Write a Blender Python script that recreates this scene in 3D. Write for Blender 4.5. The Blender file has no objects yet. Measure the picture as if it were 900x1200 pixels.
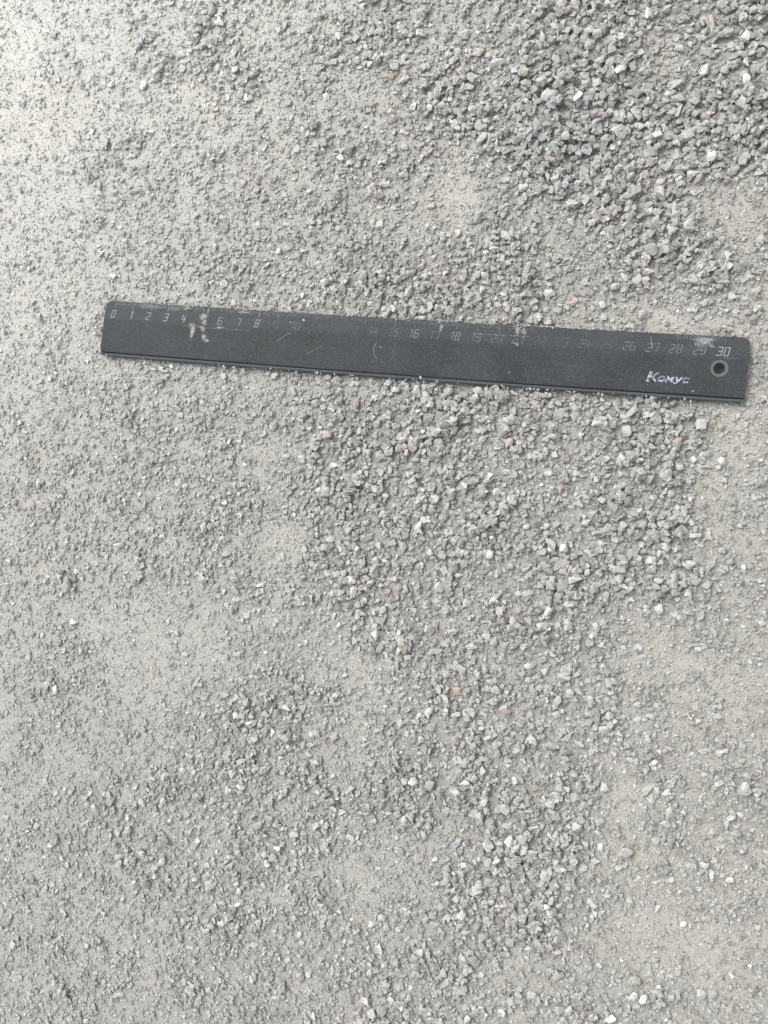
import bpy, bmesh, math, random
import numpy as np
from mathutils import Matrix, Vector

scene = bpy.context.scene
C = scene.collection

# ------------------------------------------------------------------ camera
# metres; the phone is held about 38 cm above the ground, leaning to the left
F_PX, W_PX, H_PX = 950.0, 900.0, 1200.0
TILT_X, TILT_Y, CAM_H = math.radians(-0.14), math.radians(12.55), 0.3858
Ry = np.array([[math.cos(TILT_Y), 0, math.sin(TILT_Y)], [0, 1, 0], [-math.sin(TILT_Y), 0, math.cos(TILT_Y)]])
Rx = np.array([[1, 0, 0], [0, math.cos(TILT_X), -math.sin(TILT_X)], [0, math.sin(TILT_X), math.cos(TILT_X)]])
RC = Rx @ Ry
cam_data = bpy.data.cameras.new('camera')
cam = bpy.data.objects.new('camera', cam_data)
C.objects.link(cam)
cam.matrix_world = Matrix.Translation((0, 0, CAM_H)) @ Matrix(RC.tolist()).to_4x4()
cam_data.sensor_fit = 'VERTICAL'
cam_data.sensor_height = 24.0
cam_data.lens = 24.0 * F_PX / H_PX
cam_data.clip_start, cam_data.clip_end = 0.01, 400.0
scene.camera = cam
scene.render.resolution_x, scene.render.resolution_y = 768, 1024

# ------------------------------------------------------------------ daylight, thin overcast
SUN_EL, SUN_AZ = math.radians(47), math.radians(-48)      # azimuth clockwise from the top of the picture
world = bpy.data.worlds.new('World')
scene.world = world
world.use_nodes = True
wn = world.node_tree
sky = wn.nodes.new('ShaderNodeTexSky')
sky.sky_type = 'NISHITA'
sky.sun_disc = False
sky.sun_elevation, sky.sun_rotation = SUN_EL, SUN_AZ
sky.dust_density, sky.air_density = 4.0, 1.0
hsv = wn.nodes.new('ShaderNodeHueSaturation')
hsv.inputs['Saturation'].default_value = 0.12
bg = wn.nodes['Background']
bg.inputs['Strength'].default_value = 0.15
wn.links.new(sky.outputs[0], hsv.inputs['Color'])
wn.links.new(hsv.outputs[0], bg.inputs['Color'])
sun_data = bpy.data.lights.new('sun', 'SUN')
sun_data.energy, sun_data.angle, sun_data.color = 0.85, math.radians(36), (1.0, 0.975, 0.935)
sun = bpy.data.objects.new('sun', sun_data)
C.objects.link(sun)
sd = Vector((math.sin(SUN_AZ) * math.cos(SUN_EL), math.cos(SUN_AZ) * math.cos(SUN_EL), math.sin(SUN_EL)))
sun.rotation_euler = sd.to_track_quat('Z', 'Y').to_euler()
sun.location = sd * 2
scene.view_settings.view_transform = 'Standard'
scene.view_settings.look = 'None'
scene.view_settings.gamma = 1.0
scene.view_settings.exposure = 0.68
scene.render.engine = 'CYCLES'

# ------------------------------------------------------------------ helpers
rng = np.random.default_rng(11)
random.seed(11)
MM = 0.001


def scale_at(x, y):
    """photo pixels per metre at a ground point"""
    v = np.stack([x, y, np.full_like(x, -CAM_H)], -1) @ RC
    return F_PX / -v[..., 2]


def to_px(x, y, z=0.0):
    v = np.stack([x, y, np.full_like(x, z - CAM_H)], -1) @ RC
    return W_PX / 2 + F_PX * v[..., 0] / -v[..., 2], H_PX / 2 - F_PX * v[..., 1] / -v[..., 2]


def to_ground(u, v, z=0.0):
    d = np.stack([(u - W_PX / 2) / F_PX, -(v - H_PX / 2) / F_PX, -np.ones_like(u)], -1) @ RC.T
    k = (z - CAM_H) / d[..., 2]
    return d[..., 0] * k, d[..., 1] * k


def lattice(seed, n=256):
    return np.random.default_rng(seed).random((n, n))


def vnoise(x, y, cell, seed):
    """smooth value noise, -1..1, feature size cell (metres)"""
    L = lattice(seed)
    gx, gy = x / cell + 91.3, y / cell + 47.7
    ix, iy = np.floor(gx).astype(int), np.floor(gy).astype(int)
    fx, fy = gx - ix, gy - iy
    fx, fy = fx * fx * (3 - 2 * fx), fy * fy * (3 - 2 * fy)
    ix, iy, jx, jy = ix % 256, iy % 256, (ix + 1) % 256, (iy + 1) % 256
    return 2 * ((L[ix, iy] * (1 - fx) + L[jx, iy] * fx) * (1 - fy) + (L[ix, jy] * (1 - fx) + L[jx, jy] * fx) * fy) - 1


def fbm(x, y, cell, seed, octaves=4):
    s, a, t = 0, 1.0, 0
    for o in range(octaves):
        s = s + a * vnoise(x, y, cell / 2 ** o, seed + o * 7)
        t += a
        a *= 0.55
    return s / t


def mesh_from_arrays(name, verts, tris, tint=None, smooth=False):
    me = bpy.data.meshes.new(name)
    me.vertices.add(len(verts))
    me.vertices.foreach_set('co', np.ascontiguousarray(verts, dtype=np.float32).ravel())
    n, k = tris.shape
    me.loops.add(n * k)
    me.loops.foreach_set('vertex_index', np.ascontiguousarray(tris, dtype=np.int32).ravel())
    me.polygons.add(n)
    me.polygons.foreach_set('loop_start', np.arange(0, n * k, k, dtype=np.int32))
    me.polygons.foreach_set('loop_total', np.full(n, k, dtype=np.int32))
    me.update(calc_edges=True)
    me.polygons.foreach_set('use_smooth', np.full(n, smooth, dtype=bool))
    if tint is not None:
        at = me.attributes.new('tint', 'FLOAT_COLOR', 'POINT')
        col = np.ones((len(verts), 4), dtype=np.float32)
        col[:, :3] = tint
        at.data.foreach_set('color', col.ravel())
    return me


def link(name, me, mat=None, parent=None):
    o = bpy.data.objects.new(name, me)
    C.objects.link(o)
    if mat:
        me.materials.clear()
        me.materials.append(mat)
    if parent:
        o.parent = parent
    return o


class Nodes:
    def __init__(self, name):
        self.m = bpy.data.materials.new(name)
        self.m.use_nodes = True
        self.t = self.m.node_tree
        self.b = self.t.nodes['Principled BSDF']
        self.out = self.t.nodes['Material Output']

    def n(self, kind, **kw):
        nd = self.t.nodes.new('ShaderNode' + kind)
        for k, v in kw.items():
            setattr(nd, k, v)
        return nd

    def l(self, a, b):
        self.t.links.new(a, b)

    def noise(self, vec, scale, detail=3, rough=0.6):
        nd = self.n('TexNoise')
        nd.inputs['Scale'].default_value = scale
        nd.inputs['Detail'].default_value = detail
        nd.inputs['Roughness'].default_value = rough
        self.l(vec, nd.inputs['Vector'])
        return nd.outputs['Fac']

    def remap(self, fac, a, b, c, d):
        nd = self.n('MapRange')
        for i, v in zip(('From Min', 'From Max', 'To Min', 'To Max'), (a, b, c, d)):
            nd.inputs[i].default_value = v
        self.l(fac, nd.inputs['Value'])
        return nd.outputs['Result']

    def mix(self, fac, a, b, mode='MIX'):
        nd = self.n('Mix', data_type='RGBA', blend_type=mode)
        for s, v in ((nd.inputs[0], fac), (nd.inputs[6], a), (nd.inputs[7], b)):
            if isinstance(v, (int, float)):
                s.default_value = v
            elif isinstance(v, tuple):
                s.default_value = v + (1,) if len(v) == 3 else v
            else:
                self.l(v, s)
        return nd.outputs[2]

    def math(self, op, a, b=0.0):
        nd = self.n('Math', operation=op)
        for s, v in ((nd.inputs[0], a), (nd.inputs[1], b)):
            if isinstance(v, (int, float)):
                s.default_value = v
            else:
                self.l(v, s)
        return nd.outputs[0]

    def bump(self, h, strength, dist, normal=None):
        nd = self.n('Bump')
        nd.inputs['Strength'].default_value = strength
        nd.inputs['Distance'].default_value = dist
        self.l(h, nd.inputs['Height'])
        if normal:
            self.l(normal, nd.inputs['Normal'])
        return nd.outputs[0]


# ------------------------------------------------------------------ materials
def ground_material():
    g = Nodes('packed_stone_dust')
    co = g.n('TexCoord').outputs['Object']
    tint = g.n('Attribute', attribute_name='tint').outputs['Color']
    sp1 = g.noise(co, 900, 4, 0.7)
    sp2 = g.noise(co, 2600, 2, 0.7)
    col = g.mix(1.0, tint, g.mix(g.remap(sp1, 0.3, 0.7, 0, 1), (0.86, 0.86, 0.86), (1.12, 1.12, 1.12)), 'MULTIPLY')
    col = g.mix(1.0, col, g.mix(g.remap(sp2, 0.3, 0.7, 0, 1), (0.80, 0.80, 0.80), (1.19, 1.19, 1.19)), 'MULTIPLY')
    vo = g.n('TexVoronoi')
    vo.inputs['Scale'].default_value = 1150
    g.l(co, vo.inputs['Vector'])
    sep = g.n('SeparateColor')
    g.l(vo.outputs['Color'], sep.inputs[0])
    dark = g.remap(sep.outputs[0], 0.90, 0.93, 0, 1)
    lite = g.remap(sep.outputs[1], 0.93, 0.96, 0, 1)
    inside = g.remap(vo.outputs['Distance'], 0.34, 0.42, 1, 0)
    col = g.mix(g.math('MULTIPLY', g.math('MULTIPLY', dark, inside), 0.4), col, (0.18, 0.18, 0.172))
    col = g.mix(g.math('MULTIPLY', g.math('MULTIPLY', lite, inside), 0.7), col, (0.60, 0.60, 0.58))
    g.l(col, g.b.inputs['Base Color'])
    g.b.inputs['Roughness'].default_value = 0.65
    g.b.inputs['Specular IOR Level'].default_value = 0.5
    n1 = g.bump(g.noise(co, 380, 5, 0.75), 0.3, 0.0007)
    n2 = g.bump(g.noise(co, 1500, 4, 0.8), 0.85, 0.0004, n1)
    g.l(n2, g.b.inputs['Normal'])
    return g.m


def chip_material():
    g = Nodes('crushed_stone')
    co = g.n('TexCoord').outputs['Object']
    tint = g.n('Attribute', attribute_name='tint').outputs['Color']
    f = g.noise(co, 700, 4, 0.7)
    col = g.mix(1.0, tint, g.mix(g.remap(f, 0.3, 0.7, 0, 1), (0.86, 0.86, 0.86), (1.14, 1.14, 1.14)), 'MULTIPLY')
    d = g.remap(g.noise(co, 260, 3, 0.6), 0.42, 0.62, 0, 0.55)
    col = g.mix(d, col, (0.40, 0.395, 0.375))
    g.l(col, g.b.inputs['Base Color'])
    g.b.inputs['Roughness'].default_value = 0.8
    g.b.inputs['Specular IOR Level'].default_value = 0.35
    g.l(g.bump(g.noise(co, 1300, 4, 0.7), 0.6, 0.0003), g.b.inputs['Normal'])
    return g.m


def plastic_material():
    g = Nodes('scuffed_black_plastic')
    co = g.n('TexCoord').outputs['Object']
    mp = g.n('Mapping')
    mp.inputs['Scale'].default_value = (0.15, 1, 1)
    g.l(co, mp.inputs['Vector'])
    big = g.noise(co, 45, 4, 0.6)
    fine = g.noise(co, 1500, 3, 0.7)
    streak = g.noise(mp.outputs[0], 700, 3, 0.6)
    sep = g.n('SeparateXYZ')
    g.l(co, sep.inputs[0])
    # sky sheen on the bevel and the zero end, painted in as a paler tone
    bevel_sheen = g.remap(sep.outputs['Y'], -0.0105, -0.008, 0.0, 0.022)
    end_sheen = g.remap(sep.outputs['X'], 0.20, 0.0, 0.0, 0.004)
    a = g.math('ADD', g.math('ADD', bevel_sheen, end_sheen), g.remap(big, 0.35, 0.7, 0.0, 0.045))
    a = g.math('ADD', a, g.remap(fine, 0.48, 0.72, 0.0, 0.11))
    a = g.math('ADD', a, g.remap(sep.outputs['Y'], -0.0272, -0.0278, 0.0, 0.10))
    a = g.math('ADD', a, g.remap(streak, 0.52, 0.75, 0.0, 0.025))
    col = g.mix(a, (0.036, 0.0395, 0.0415), (0.36, 0.39, 0.41))
    g.l(col, g.b.inputs['Base Color'])
    g.l(g.remap(big, 0.3, 0.7, 0.5, 0.64), g.b.inputs['Roughness'])
    g.b.inputs['Specular IOR Level'].default_value = 0.10
    g.l(g.bump(g.noise(co, 1800, 3, 0.7), 0.35, 0.0001), g.b.inputs['Normal'])
    return g.m


def overlay_material(name, colour, scale, soft=0.12, rough=0.7):
    """thin ink or dust: the attribute 'cover' says how much of it is left"""
    g = Nodes(name)
    co = g.n('TexCoord').outputs['Object']
    cov = g.n('Attribute', attribute_name='cover').outputs['Fac']
    nz = g.noise(co, scale, 4, 0.75)
    nz = g.remap(nz, 0.28, 0.72, 0, 1)
    g.b.inputs['Base Color'].default_value = colour + (1,)
    g.b.inputs['Roughness'].default_value = rough
    diff = g.math('SUBTRACT', cov, nz)
    al = g.remap(diff, -soft, soft, 0, 1)
    al = g.math('MULTIPLY', al, g.remap(cov, 0, 1, 0.42, 0.92))
    g.l(al, g.b.inputs['Alpha'])
    return g.m


def plain(name, colour, rough=0.7):
    g = Nodes(name)
    co = g.n('TexCoord').outputs['Object']
    f = g.noise(co, 900, 3, 0.7)
    g.l(g.mix(f, tuple(c * 0.7 for c in colour), tuple(min(1, c * 1.3) for c in colour)), g.b.inputs['Base Color'])
    g.b.inputs['Roughness'].default_value = rough
    return g.m


M_GROUND, M_CHIP, M_PLASTIC = ground_material(), chip_material(), plastic_material()
M_INK = overlay_material('faded_white_ink', (0.30, 0.335, 0.36), 2600)
M_LOGO = overlay_material('worn_white_print', (0.56, 0.60, 0.70), 1050, 0.10)
M_DUST = overlay_material('pale_dust_smear', (0.42, 0.43, 0.42), 1400, 0.35, 0.9)
M_RIM = plain('dusty_grey_rim', (0.10, 0.103, 0.10))
M_EDGE = plain('dusty_dark_edge', (0.10, 0.10, 0.10))

# ------------------------------------------------------------------ ruler frame
# ruler coordinates in mm: s along the scale (0 at the zero mark), t across it, downwards from the scale edge
RW = 27.8
R_S0, R_S1 = -5.8, 310.3
R_ROT = math.radians(-6.21)
R_ORG = np.array([-0.22839, 0.10935])
RZ = 0.0013                                    # underside above the ground datum


def st_to_world(s, t):
    c, d = math.cos(R_ROT), math.sin(R_ROT)
    return R_ORG[0] + (s * c + t * d) * MM, R_ORG[1] + (s * d - t * c) * MM


def world_to_st(x, y):
    c, d = math.cos(R_ROT), math.sin(R_ROT)
    X, Y = (x - R_ORG[0]) / MM, (y - R_ORG[1]) / MM
    return X * c + Y * d, X * d - Y * c


# ------------------------------------------------------------------ how much coarse gravel lies where (50 px cells of the photo)
DENS = np.array([[int(ch) for ch in row] for row in (
    "123344346645888678", "142445345655998458", "112333333577999776", "113322345636997787",
    "114322344426677764", "123223344347345842", "112244336667667875", "111223236656543222",
    "122232234556654432", "123333356788766632", "223333356775657752", "223234368665547731",
    "233333245656657842", "233333257564677742", "113212236536663441", "132112332664554111",
    "132134443466554331", "132225533646544222", "123345554757762555", "223333443546762434",
    "222344342356653322", "222245352356752222", "233233434464433222", "232233344554443422")]) / 9.0


DENS[:, 9:] = np.maximum(DENS[:, 9:], 2.6 / 9)            # a thin scatter of chips everywhere on this side


def density(x, y):
    u, v = to_px(x, y)
    gx, gy = np.clip(u / 50 - 0.5, 0, 16.999), np.clip(v / 50 - 0.5, 0, 22.999)
    ix, iy = gx.astype(int), gy.astype(int)
    fx, fy = gx - ix, gy - iy
    D = DENS
    d = (D[iy, ix] * (1 - fx) + D[iy, ix + 1] * fx) * (1 - fy) + (D[iy + 1, ix] * (1 - fx) + D[iy + 1, ix + 1] * fx) * fy
    return d


# bare sandy spots (photo px: x, y, radius) and tight dark clumps, laid over the coarse map
BARE = [(795, 45, 26), (780, 75, 22), (545, 205, 30), (560, 222, 26), (650, 262, 22), (840, 262, 40), (870, 240, 30),
        (555, 265, 22), (800, 362, 40), (760, 368, 26), (675, 350, 16), (690, 530, 24), (565, 528, 18), (345, 640, 26),
        (330, 530, 22), (390, 760, 34), (440, 790, 26), (420, 850, 28), (760, 745, 30), (800, 780, 44), (740, 800, 22),
        (690, 690, 10), (860, 820, 40), (540, 690, 18), (545, 240, 20), (470, 240, 16), (410, 105, 20), (455, 112, 16),
        (730, 950, 26), (735, 920, 24), (820, 945, 22), (770, 1080, 44), (860, 1000, 30), (700, 1110, 40), (470, 1000, 20),
        (430, 1030, 28), (500, 1040, 20), (620, 1130, 18), (340, 950, 18), (525, 960, 16), (850, 560, 30), (840, 620, 24),
        (130, 720, 40), (240, 740, 40), (90, 880, 36), (180, 780, 40), (100, 60, 30), (40, 60, 30), (60, 170, 30),
        (90, 250, 26), (160, 40, 22), (200, 100, 18), (500, 730, 10), (590, 460, 8), (870, 500, 30), (820, 690, 12), (840, 1120, 40)]
CLUMP = [(77, 62, 9), (82, 86, 10), (195, 62, 13), (212, 38, 11), (238, 30, 12), (185, 95, 12), (168, 165, 12), (145, 165, 10),
         (100, 212, 10), (110, 240, 12), (20, 222, 8), (50, 190, 8), (60, 145, 10), (245, 182, 9), (252, 250, 8), (150, 238, 10),
         (280, 92, 12), (250, 60, 12), (375, 160, 14), (383, 70, 12), (370, 100, 10), (405, 135, 12), (660, 90, 22), (690, 110, 22),
         (640, 150, 22), (655, 60, 20), (700, 160, 18), (815, 140, 18), (800, 290, 20), (815, 320, 16), (655, 655, 16),
         (775, 640, 20), (790, 600, 16), (720, 520, 14), (735, 560, 16), (790, 570, 14), (560, 640, 14), (575, 620, 14),
         (375, 660, 14), (370, 640, 12), (470, 690, 14), (460, 740, 14), (440, 765, 12), (475, 560, 16), (400, 600, 12),
         (385, 590, 12), (40, 550, 10), (42, 660, 10), (75, 680, 10), (40, 780, 10), (90, 760, 9), (35, 815, 11), (40, 870, 10),
         (280, 830, 14), (340, 850, 12), (345, 820, 12), (415, 820, 9), (350, 890, 10), (290, 960, 10), (285, 890, 12),
         (400, 1080, 12), (385, 1060, 8), (150, 990, 10), (195, 1040, 8), (265, 1022, 10), (290, 1100, 10), (270, 1165, 10),
         (655, 1005, 16), (640, 1100, 16), (530, 1130, 14), (550, 1140, 14), (560, 1030, 14), (645, 990, 14), (600, 1010, 12),
         (770, 830, 10), (760, 855, 10), (822, 840, 8), (700, 850, 12), (745, 760, 10), (770, 780, 10), (835, 320, 14),
         (893, 950, 8), (860, 910, 12), (880, 720, 10), (815, 1010, 7), (770, 1185, 12), (740, 1140, 8), (60, 1165, 8),
         (365, 995, 9), (440, 330, 14), (550, 340, 10), (790, 170, 12), (760, 20, 10), (870, 140, 14), (530, 60, 8), (460, 50, 12), (455, 20, 12)]


def full_density(x, y):
    d = density(x, y)
    u, v = to_px(x, y)
    d = np.maximum(d, 0)
    wx = fbm(x, y, 0.014, 31) * 34
    wy = fbm(x, y, 0.014, 57) * 34
    u2, v2 = u + wx, v + wy
    for a, b, r in BARE:
        d = d - 0.27 * np.exp(-((u2 - a) ** 2 + (v2 - b) ** 2) / (r * r))
    for a, b, r in CLUMP:
        d = d + (0.46 if a < 330 else 0.30) * np.exp(-((u2 - a) ** 2 + (v2 - b) ** 2) / (r * r) * 0.8)
    d = np.maximum(d, 0.0)
    d = 0.14 + 0.82 * d ** 0.9 + 0.34 * fbm(x, y, 0.010, 5, 3) * (0.35 + d)
    return np.clip(d, 0.02, 1.0)


def sandiness(x, y):
    """0 grey stone dust .. 1 beige sand"""
    u, v = to_px(x, y)
    s = 1 / (1 + np.exp(-(u - 430 - 0.12 * (v - 600)) / 110))
    return np.clip(0.18 + 0.72 * s + 0.5 * fbm(x, y, 0.05, 77, 3), 0, 1)


def painted_falloff(x, y):
    """tint factor: upper-left light falloff painted into ground and stone colours"""
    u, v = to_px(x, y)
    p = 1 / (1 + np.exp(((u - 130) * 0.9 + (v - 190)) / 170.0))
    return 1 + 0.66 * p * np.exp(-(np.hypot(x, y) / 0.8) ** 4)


def ground_z(x, y):
    d = full_density(x, y)
    z = 0.0009 * fbm(x, y, 0.09, 3, 3) + 0.0004 * fbm(x, y, 0.016, 13, 4) + 0.0001 * fbm(x, y, 0.004, 23, 3)
    s, t = world_to_st(x, y)
    under = np.clip(np.minimum(np.minimum(s - R_S0, R_S1 - s), np.minimum(t, RW - t)) / 3 + 1, 0, 1)
    near = np.exp(-(np.hypot(x + 0.1, y) / 1.2) ** 4)
    z = (z - 0.0003 * (d - 0.4)) * near
    hole = np.exp(-((s - 298.6) ** 2 + (t - 15.2) ** 2) / 40.0)
    return z * (1 - under) + under * np.minimum(z, 0.0) * 0.3 - 0.0030 * hole


# ------------------------------------------------------------------ ground: one sheet, fine near the camera, out to the horizon
X0, X1, Y0, Y1 = -0.42, 0.21, -0.40, 0.40


def axis(a, b, step):
    core = np.arange(a, b + step / 2, step)
    out = []
    p, s = 0.0, step
    while p < 150:
        s *= 1.22
        p += s
        out.append(p)
    out = np.array(out)
    return np.concatenate([a - out[::-1], core, core[-1] + out])


ax, ay = axis(X0, X1, 0.0018), axis(Y0, Y1, 0.0018)
gx, gy = np.meshgrid(ax, ay, indexing='ij')
gz = ground_z(gx, gy)
# sand lies in the bare spots, darker grey stone meal among the gravel
meal = np.clip(full_density(gx, gy), 0, 1)[..., None]
sa = np.clip(sandiness(gx, gy)[..., None] * (1.35 - 1.1 * meal), 0, 1)
grey, beige = np.array([0.357, 0.356, 0.333]), np.array([0.394, 0.377, 0.336])
u_, v_ = to_px(gx, gy)
tintg = (grey * (1 - sa) + beige * sa) * (1.06 - 0.26 * meal)
# light falloff towards the upper left, painted into the ground tint
tintg = tintg * (painted_falloff(gx, gy) + 0.08 * fbm(gx, gy, 0.03, 41, 4))[..., None]
nx, ny = len(ax), len(ay)
idx = np.arange(nx * ny).reshape(nx, ny)
quads = np.stack([idx[:-1, :-1], idx[1:, :-1], idx[1:, 1:], idx[:-1, 1:]], -1).reshape(-1, 4)
gme = mesh_from_arrays('ground', np.stack([gx, gy, gz], -1).reshape(-1, 3), quads, tintg.reshape(-1, 3), True)
ground = link('ground', gme, M_GROUND)
ground['kind'] = 'structure'
ground['label'] = 'pale packed stone dust and sand under the loose gravel'

# ------------------------------------------------------------------ stone shapes
def make_hull(npts, seed, power=2.6, bev=0.0):
    r = np.random.default_rng(seed)
    b = r.normal(size=(npts, 3))
    nrm = (np.abs(b) ** power).sum(1, keepdims=True) ** (1 / power)
    p = b / nrm * r.uniform(0.82, 1.0, (npts, 1))
    bm = bmesh.new()
    for q in p:
        bm.verts.new(q)
    res = bmesh.ops.convex_hull(bm, input=bm.verts)
    junk = [e for e in res['geom_interior'] + res['geom_unused'] if isinstance(e, bmesh.types.BMVert) and e.is_valid]
    if junk:
        bmesh.ops.delete(bm, geom=list(set(junk)), context='VERTS')
    if bev:
        bmesh.ops.bevel(bm, geom=list(bm.edges), offset=bev, segments=1, profile=0.5, affect='EDGES', clamp_overlap=True)
    bmesh.ops.triangulate(bm, faces=bm.faces)
    bm.verts.ensure_lookup_table()
    v = np.array([q.co[:] for q in bm.verts])
    f = np.array([[q.index for q in fc.verts] for fc in bm.faces])
    bm.free()
    lo, hi = v.min(0), v.max(0)
    v = (v - (lo + hi) / 2) / (hi - lo)            # unit box, centred
    return v, f


CHIP_SHAPES = [make_hull(9 + i % 4, 500 + i) for i in range(140)]
FINE_SHAPES = [make_hull(7, 700 + i) for i in range(90)]
GRAIN_SHAPES = [make_hull(6, 900 + i, 2.0) for i in range(40)]
HERO_SHAPES = [make_hull(11 + i % 5, 1300 + i, 2.8, 0.06) for i in range(90)]


def rot_mats(yaw, tx, ty):
    cz, sz, cx, sx, cy, sy = np.cos(yaw), np.sin(yaw), np.cos(tx), np.sin(tx), np.cos(ty), np.sin(ty)
    o, i = np.zeros_like(cz), np.ones_like(cz)
    Z = np.stack([cz, -sz, o, sz, cz, o, o, o, i], -1).reshape(-1, 3, 3)
    X = np.stack([i, o, o, o, cx, -sx, o, sx, cx], -1).reshape(-1, 3, 3)
    Y = np.stack([cy, o, sy, o, i, o, -sy, o, cy], -1).reshape(-1, 3, 3)
    return Z @ X @ Y


def merge(name, shapes, which, pos, dims, R, tint):
    VS, FS, TS, off = [], [], [], 0
    for k, (v, f) in enumerate(shapes):
        m = np.where(which == k)[0]
        if not len(m):
            continue
        V = np.einsum('nij,nkj->nki', R[m], v[None] * dims[m][:, None, :]) + pos[m][:, None, :]
        nv = len(v)
        FS.append((f[None] + (off + np.arange(len(m)) * nv)[:, None, None]).reshape(-1, 3))
        VS.append(V.reshape(-1, 3))
        TS.append(np.repeat(tint[m], nv, 0))
        off += len(m) * nv
    return mesh_from_arrays(name, np.concatenate(VS), np.concatenate(FS), np.concatenate(TS), False)


# height field that the stones settle on
HS = 0.0005
hx0, hy0 = X0, Y0
hnx, hny = int((X1 - X0) / HS) + 1, int((Y1 - Y0) / HS) + 1
hgx, hgy = np.meshgrid(hx0 + np.arange(hnx) * HS, hy0 + np.arange(hny) * HS, indexing='ij')
HF = ground_z(hgx, hgy)
del hgx, hgy


def settle(x, y, a, b, c, sink):
    """rest stones one after another on the height field; returns centre heights"""
    z = np.empty(len(x))
    for i in range(len(x)):
        r = 0.25 * (a[i] + b[i])
        k = max(1, int(r / HS + 0.5))
        ci, cj = int((x[i] - hx0) / HS), int((y[i] - hy0) / HS)
        i0, i1, j0, j1 = max(ci - k, 0), min(ci + k + 1, hnx), max(cj - k, 0), min(cj + k + 1, hny)
        if i0 >= i1 or j0 >= j1:
            z[i] = 0
            continue
        w = HF[i0:i1, j0:j1]
        base = 0.93 * w.mean() + 0.07 * w.max()
        z[i] = base + c[i] * (0.5 - sink[i])
        di = (np.arange(i0, i1) - ci)[:, None]
        dj = (np.arange(j0, j1) - cj)[None, :]
        rr = (di * di + dj * dj) / float(k * k + 0.5)
        top = z[i] + 0.42 * c[i] * np.sqrt(np.clip(1 - rr * 0.75, 0, 1))
        np.maximum(w, np.where(rr <= 1, top, -1), out=w)
    return z


def in_ruler(x, y, pad):
    s, t = world_to_st(x, y)
    return (s > R_S0 - pad) & (s < R_S1 + pad) & (t > -pad) & (t < RW + 1.2 + pad)


def scatter(coverage, size, xa, xb, ya, yb, cell=0.004):
    """random points whose footprints cover the wanted share of the ground"""
    cx, cy = np.meshgrid(np.arange(xa, xb, cell), np.arange(ya, yb, cell), indexing='ij')
    cx, cy = cx.ravel(), cy.ravel()
    d = full_density(cx + cell / 2, cy + cell / 2)
    L = size(d)
    n = rng.poisson(coverage(d) * cell * cell / (L * L * 0.5))
    px = np.repeat(cx, n) + rng.random(n.sum()) * cell
    py = np.repeat(cy, n) + rng.random(n.sum()) * cell
    dd = np.repeat(d, n)
    return px, py, dd


def stone_tints(n, d, x, y):
    g = (0.358 - 0.05 * d) * np.exp(rng.normal(0, 0.19, n))
    r = rng.random(n)
    g = np.where(r > 0.92, rng.uniform(0.42, 0.54, n), g)
    g = np.where(r < 0.10, g * 0.70, g) * painted_falloff(x, y)  # stones carry the painted upper-left brightening too
    warm = rng.normal(0, 0.015, n)
    col = np.stack([g * (1.0 + warm), g * (1.005 + 0.2 * warm), g * (0.965 - warm)], -1)
    k = rng.random(n)
    tan = (k < 0.010)[:, None]
    pink = ((k > 0.012) & (k < 0.014))[:, None]
    col = np.where(tan, g[:, None] * np.array([1.14, 1.04, 0.88]), col)
    col = np.where(pink, g[:, None] * np.array([1.18, 0.96, 0.92]), col)
    return np.clip(col, 0.03, 0.7)


# fine chips 1-2 mm, then coarse ones on top of them
def in_view(x, y, pad):
    u, v = to_px(x, y)
    return (u > -pad) & (u < W_PX + pad) & (v > -pad) & (v < H_PX + pad)


def fade_out(x, y, a, b, rest=0.0):
    """random thinning from a to b photo pixels outside the frame"""
    u, v = to_px(x, y)
    far = np.maximum(np.maximum(-u, u - W_PX), np.maximum(-v, v - H_PX))
    return rng.random(len(x)) < np.clip(1 - (far - a) / (b - a), rest, 1)


fx, fy, fd = scatter(lambda d: 0.10 + 0.50 * d, lambda d: 0.0015 + 0 * d, X0, X1, Y0, Y1)
keep = ~in_ruler(fx, fy, -0.3) & fade_out(fx, fy, 30, 130) & (rng.random(len(fx)) > 1.1 * (painted_falloff(fx, fy) - 1))
fx, fy, fd = fx[keep], fy[keep], fd[keep]
fl = 0.0014 * np.exp(rng.normal(0, 0.28, len(fx)))
cxs, cys, cd = scatter(lambda d: 1.5 * d ** 1.55, lambda d: 0.0014 + 0.0021 * d, X0, X1, Y0, Y1)
keep = ~in_ruler(cxs, cys, 0.5) & fade_out(cxs, cys, 50, 260, 0.16) & (rng.random(len(cxs)) > 0.9 * (painted_falloff(cxs, cys) - 1))
cxs, cys, cd = cxs[keep], cys[keep], cd[keep]
cl = (0.0013 + 0.0021 * cd) * np.exp(rng.normal(0, 0.30, len(cxs)))
cl = np.minimum(cl, 0.0062)
keep = ~(in_ruler(cxs, cys, 1.3) & (cl > 0.0032))
cxs, cys, cd, cl = cxs[keep], cys[keep], cd[keep], cl[keep]


def finish(x, y, L, d, tilt, sinkr):
    n = len(x)
    b = L * rng.uniform(0.58, 0.95, n)
    c = L * rng.uniform(0.28, 0.48, n)
    sink = rng.uniform(*sinkr, n) + 0.25 * (1 - d)
    yaw = rng.uniform(0, 2 * np.pi, n)
    R = rot_mats(yaw, rng.normal(0, tilt, n), rng.normal(0, tilt, n))
    z = settle(x, y, L, b, c, sink)
    return np.stack([x, y, z], -1), np.stack([L, b, c], -1), R, stone_tints(n, d, x, y)


fine = finish(fx, fy, fl, fd, 0.40, (0.05, 0.45))
coarse = finish(cxs, cys, cl, cd, 0.27, (0.0, 0.36))

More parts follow.
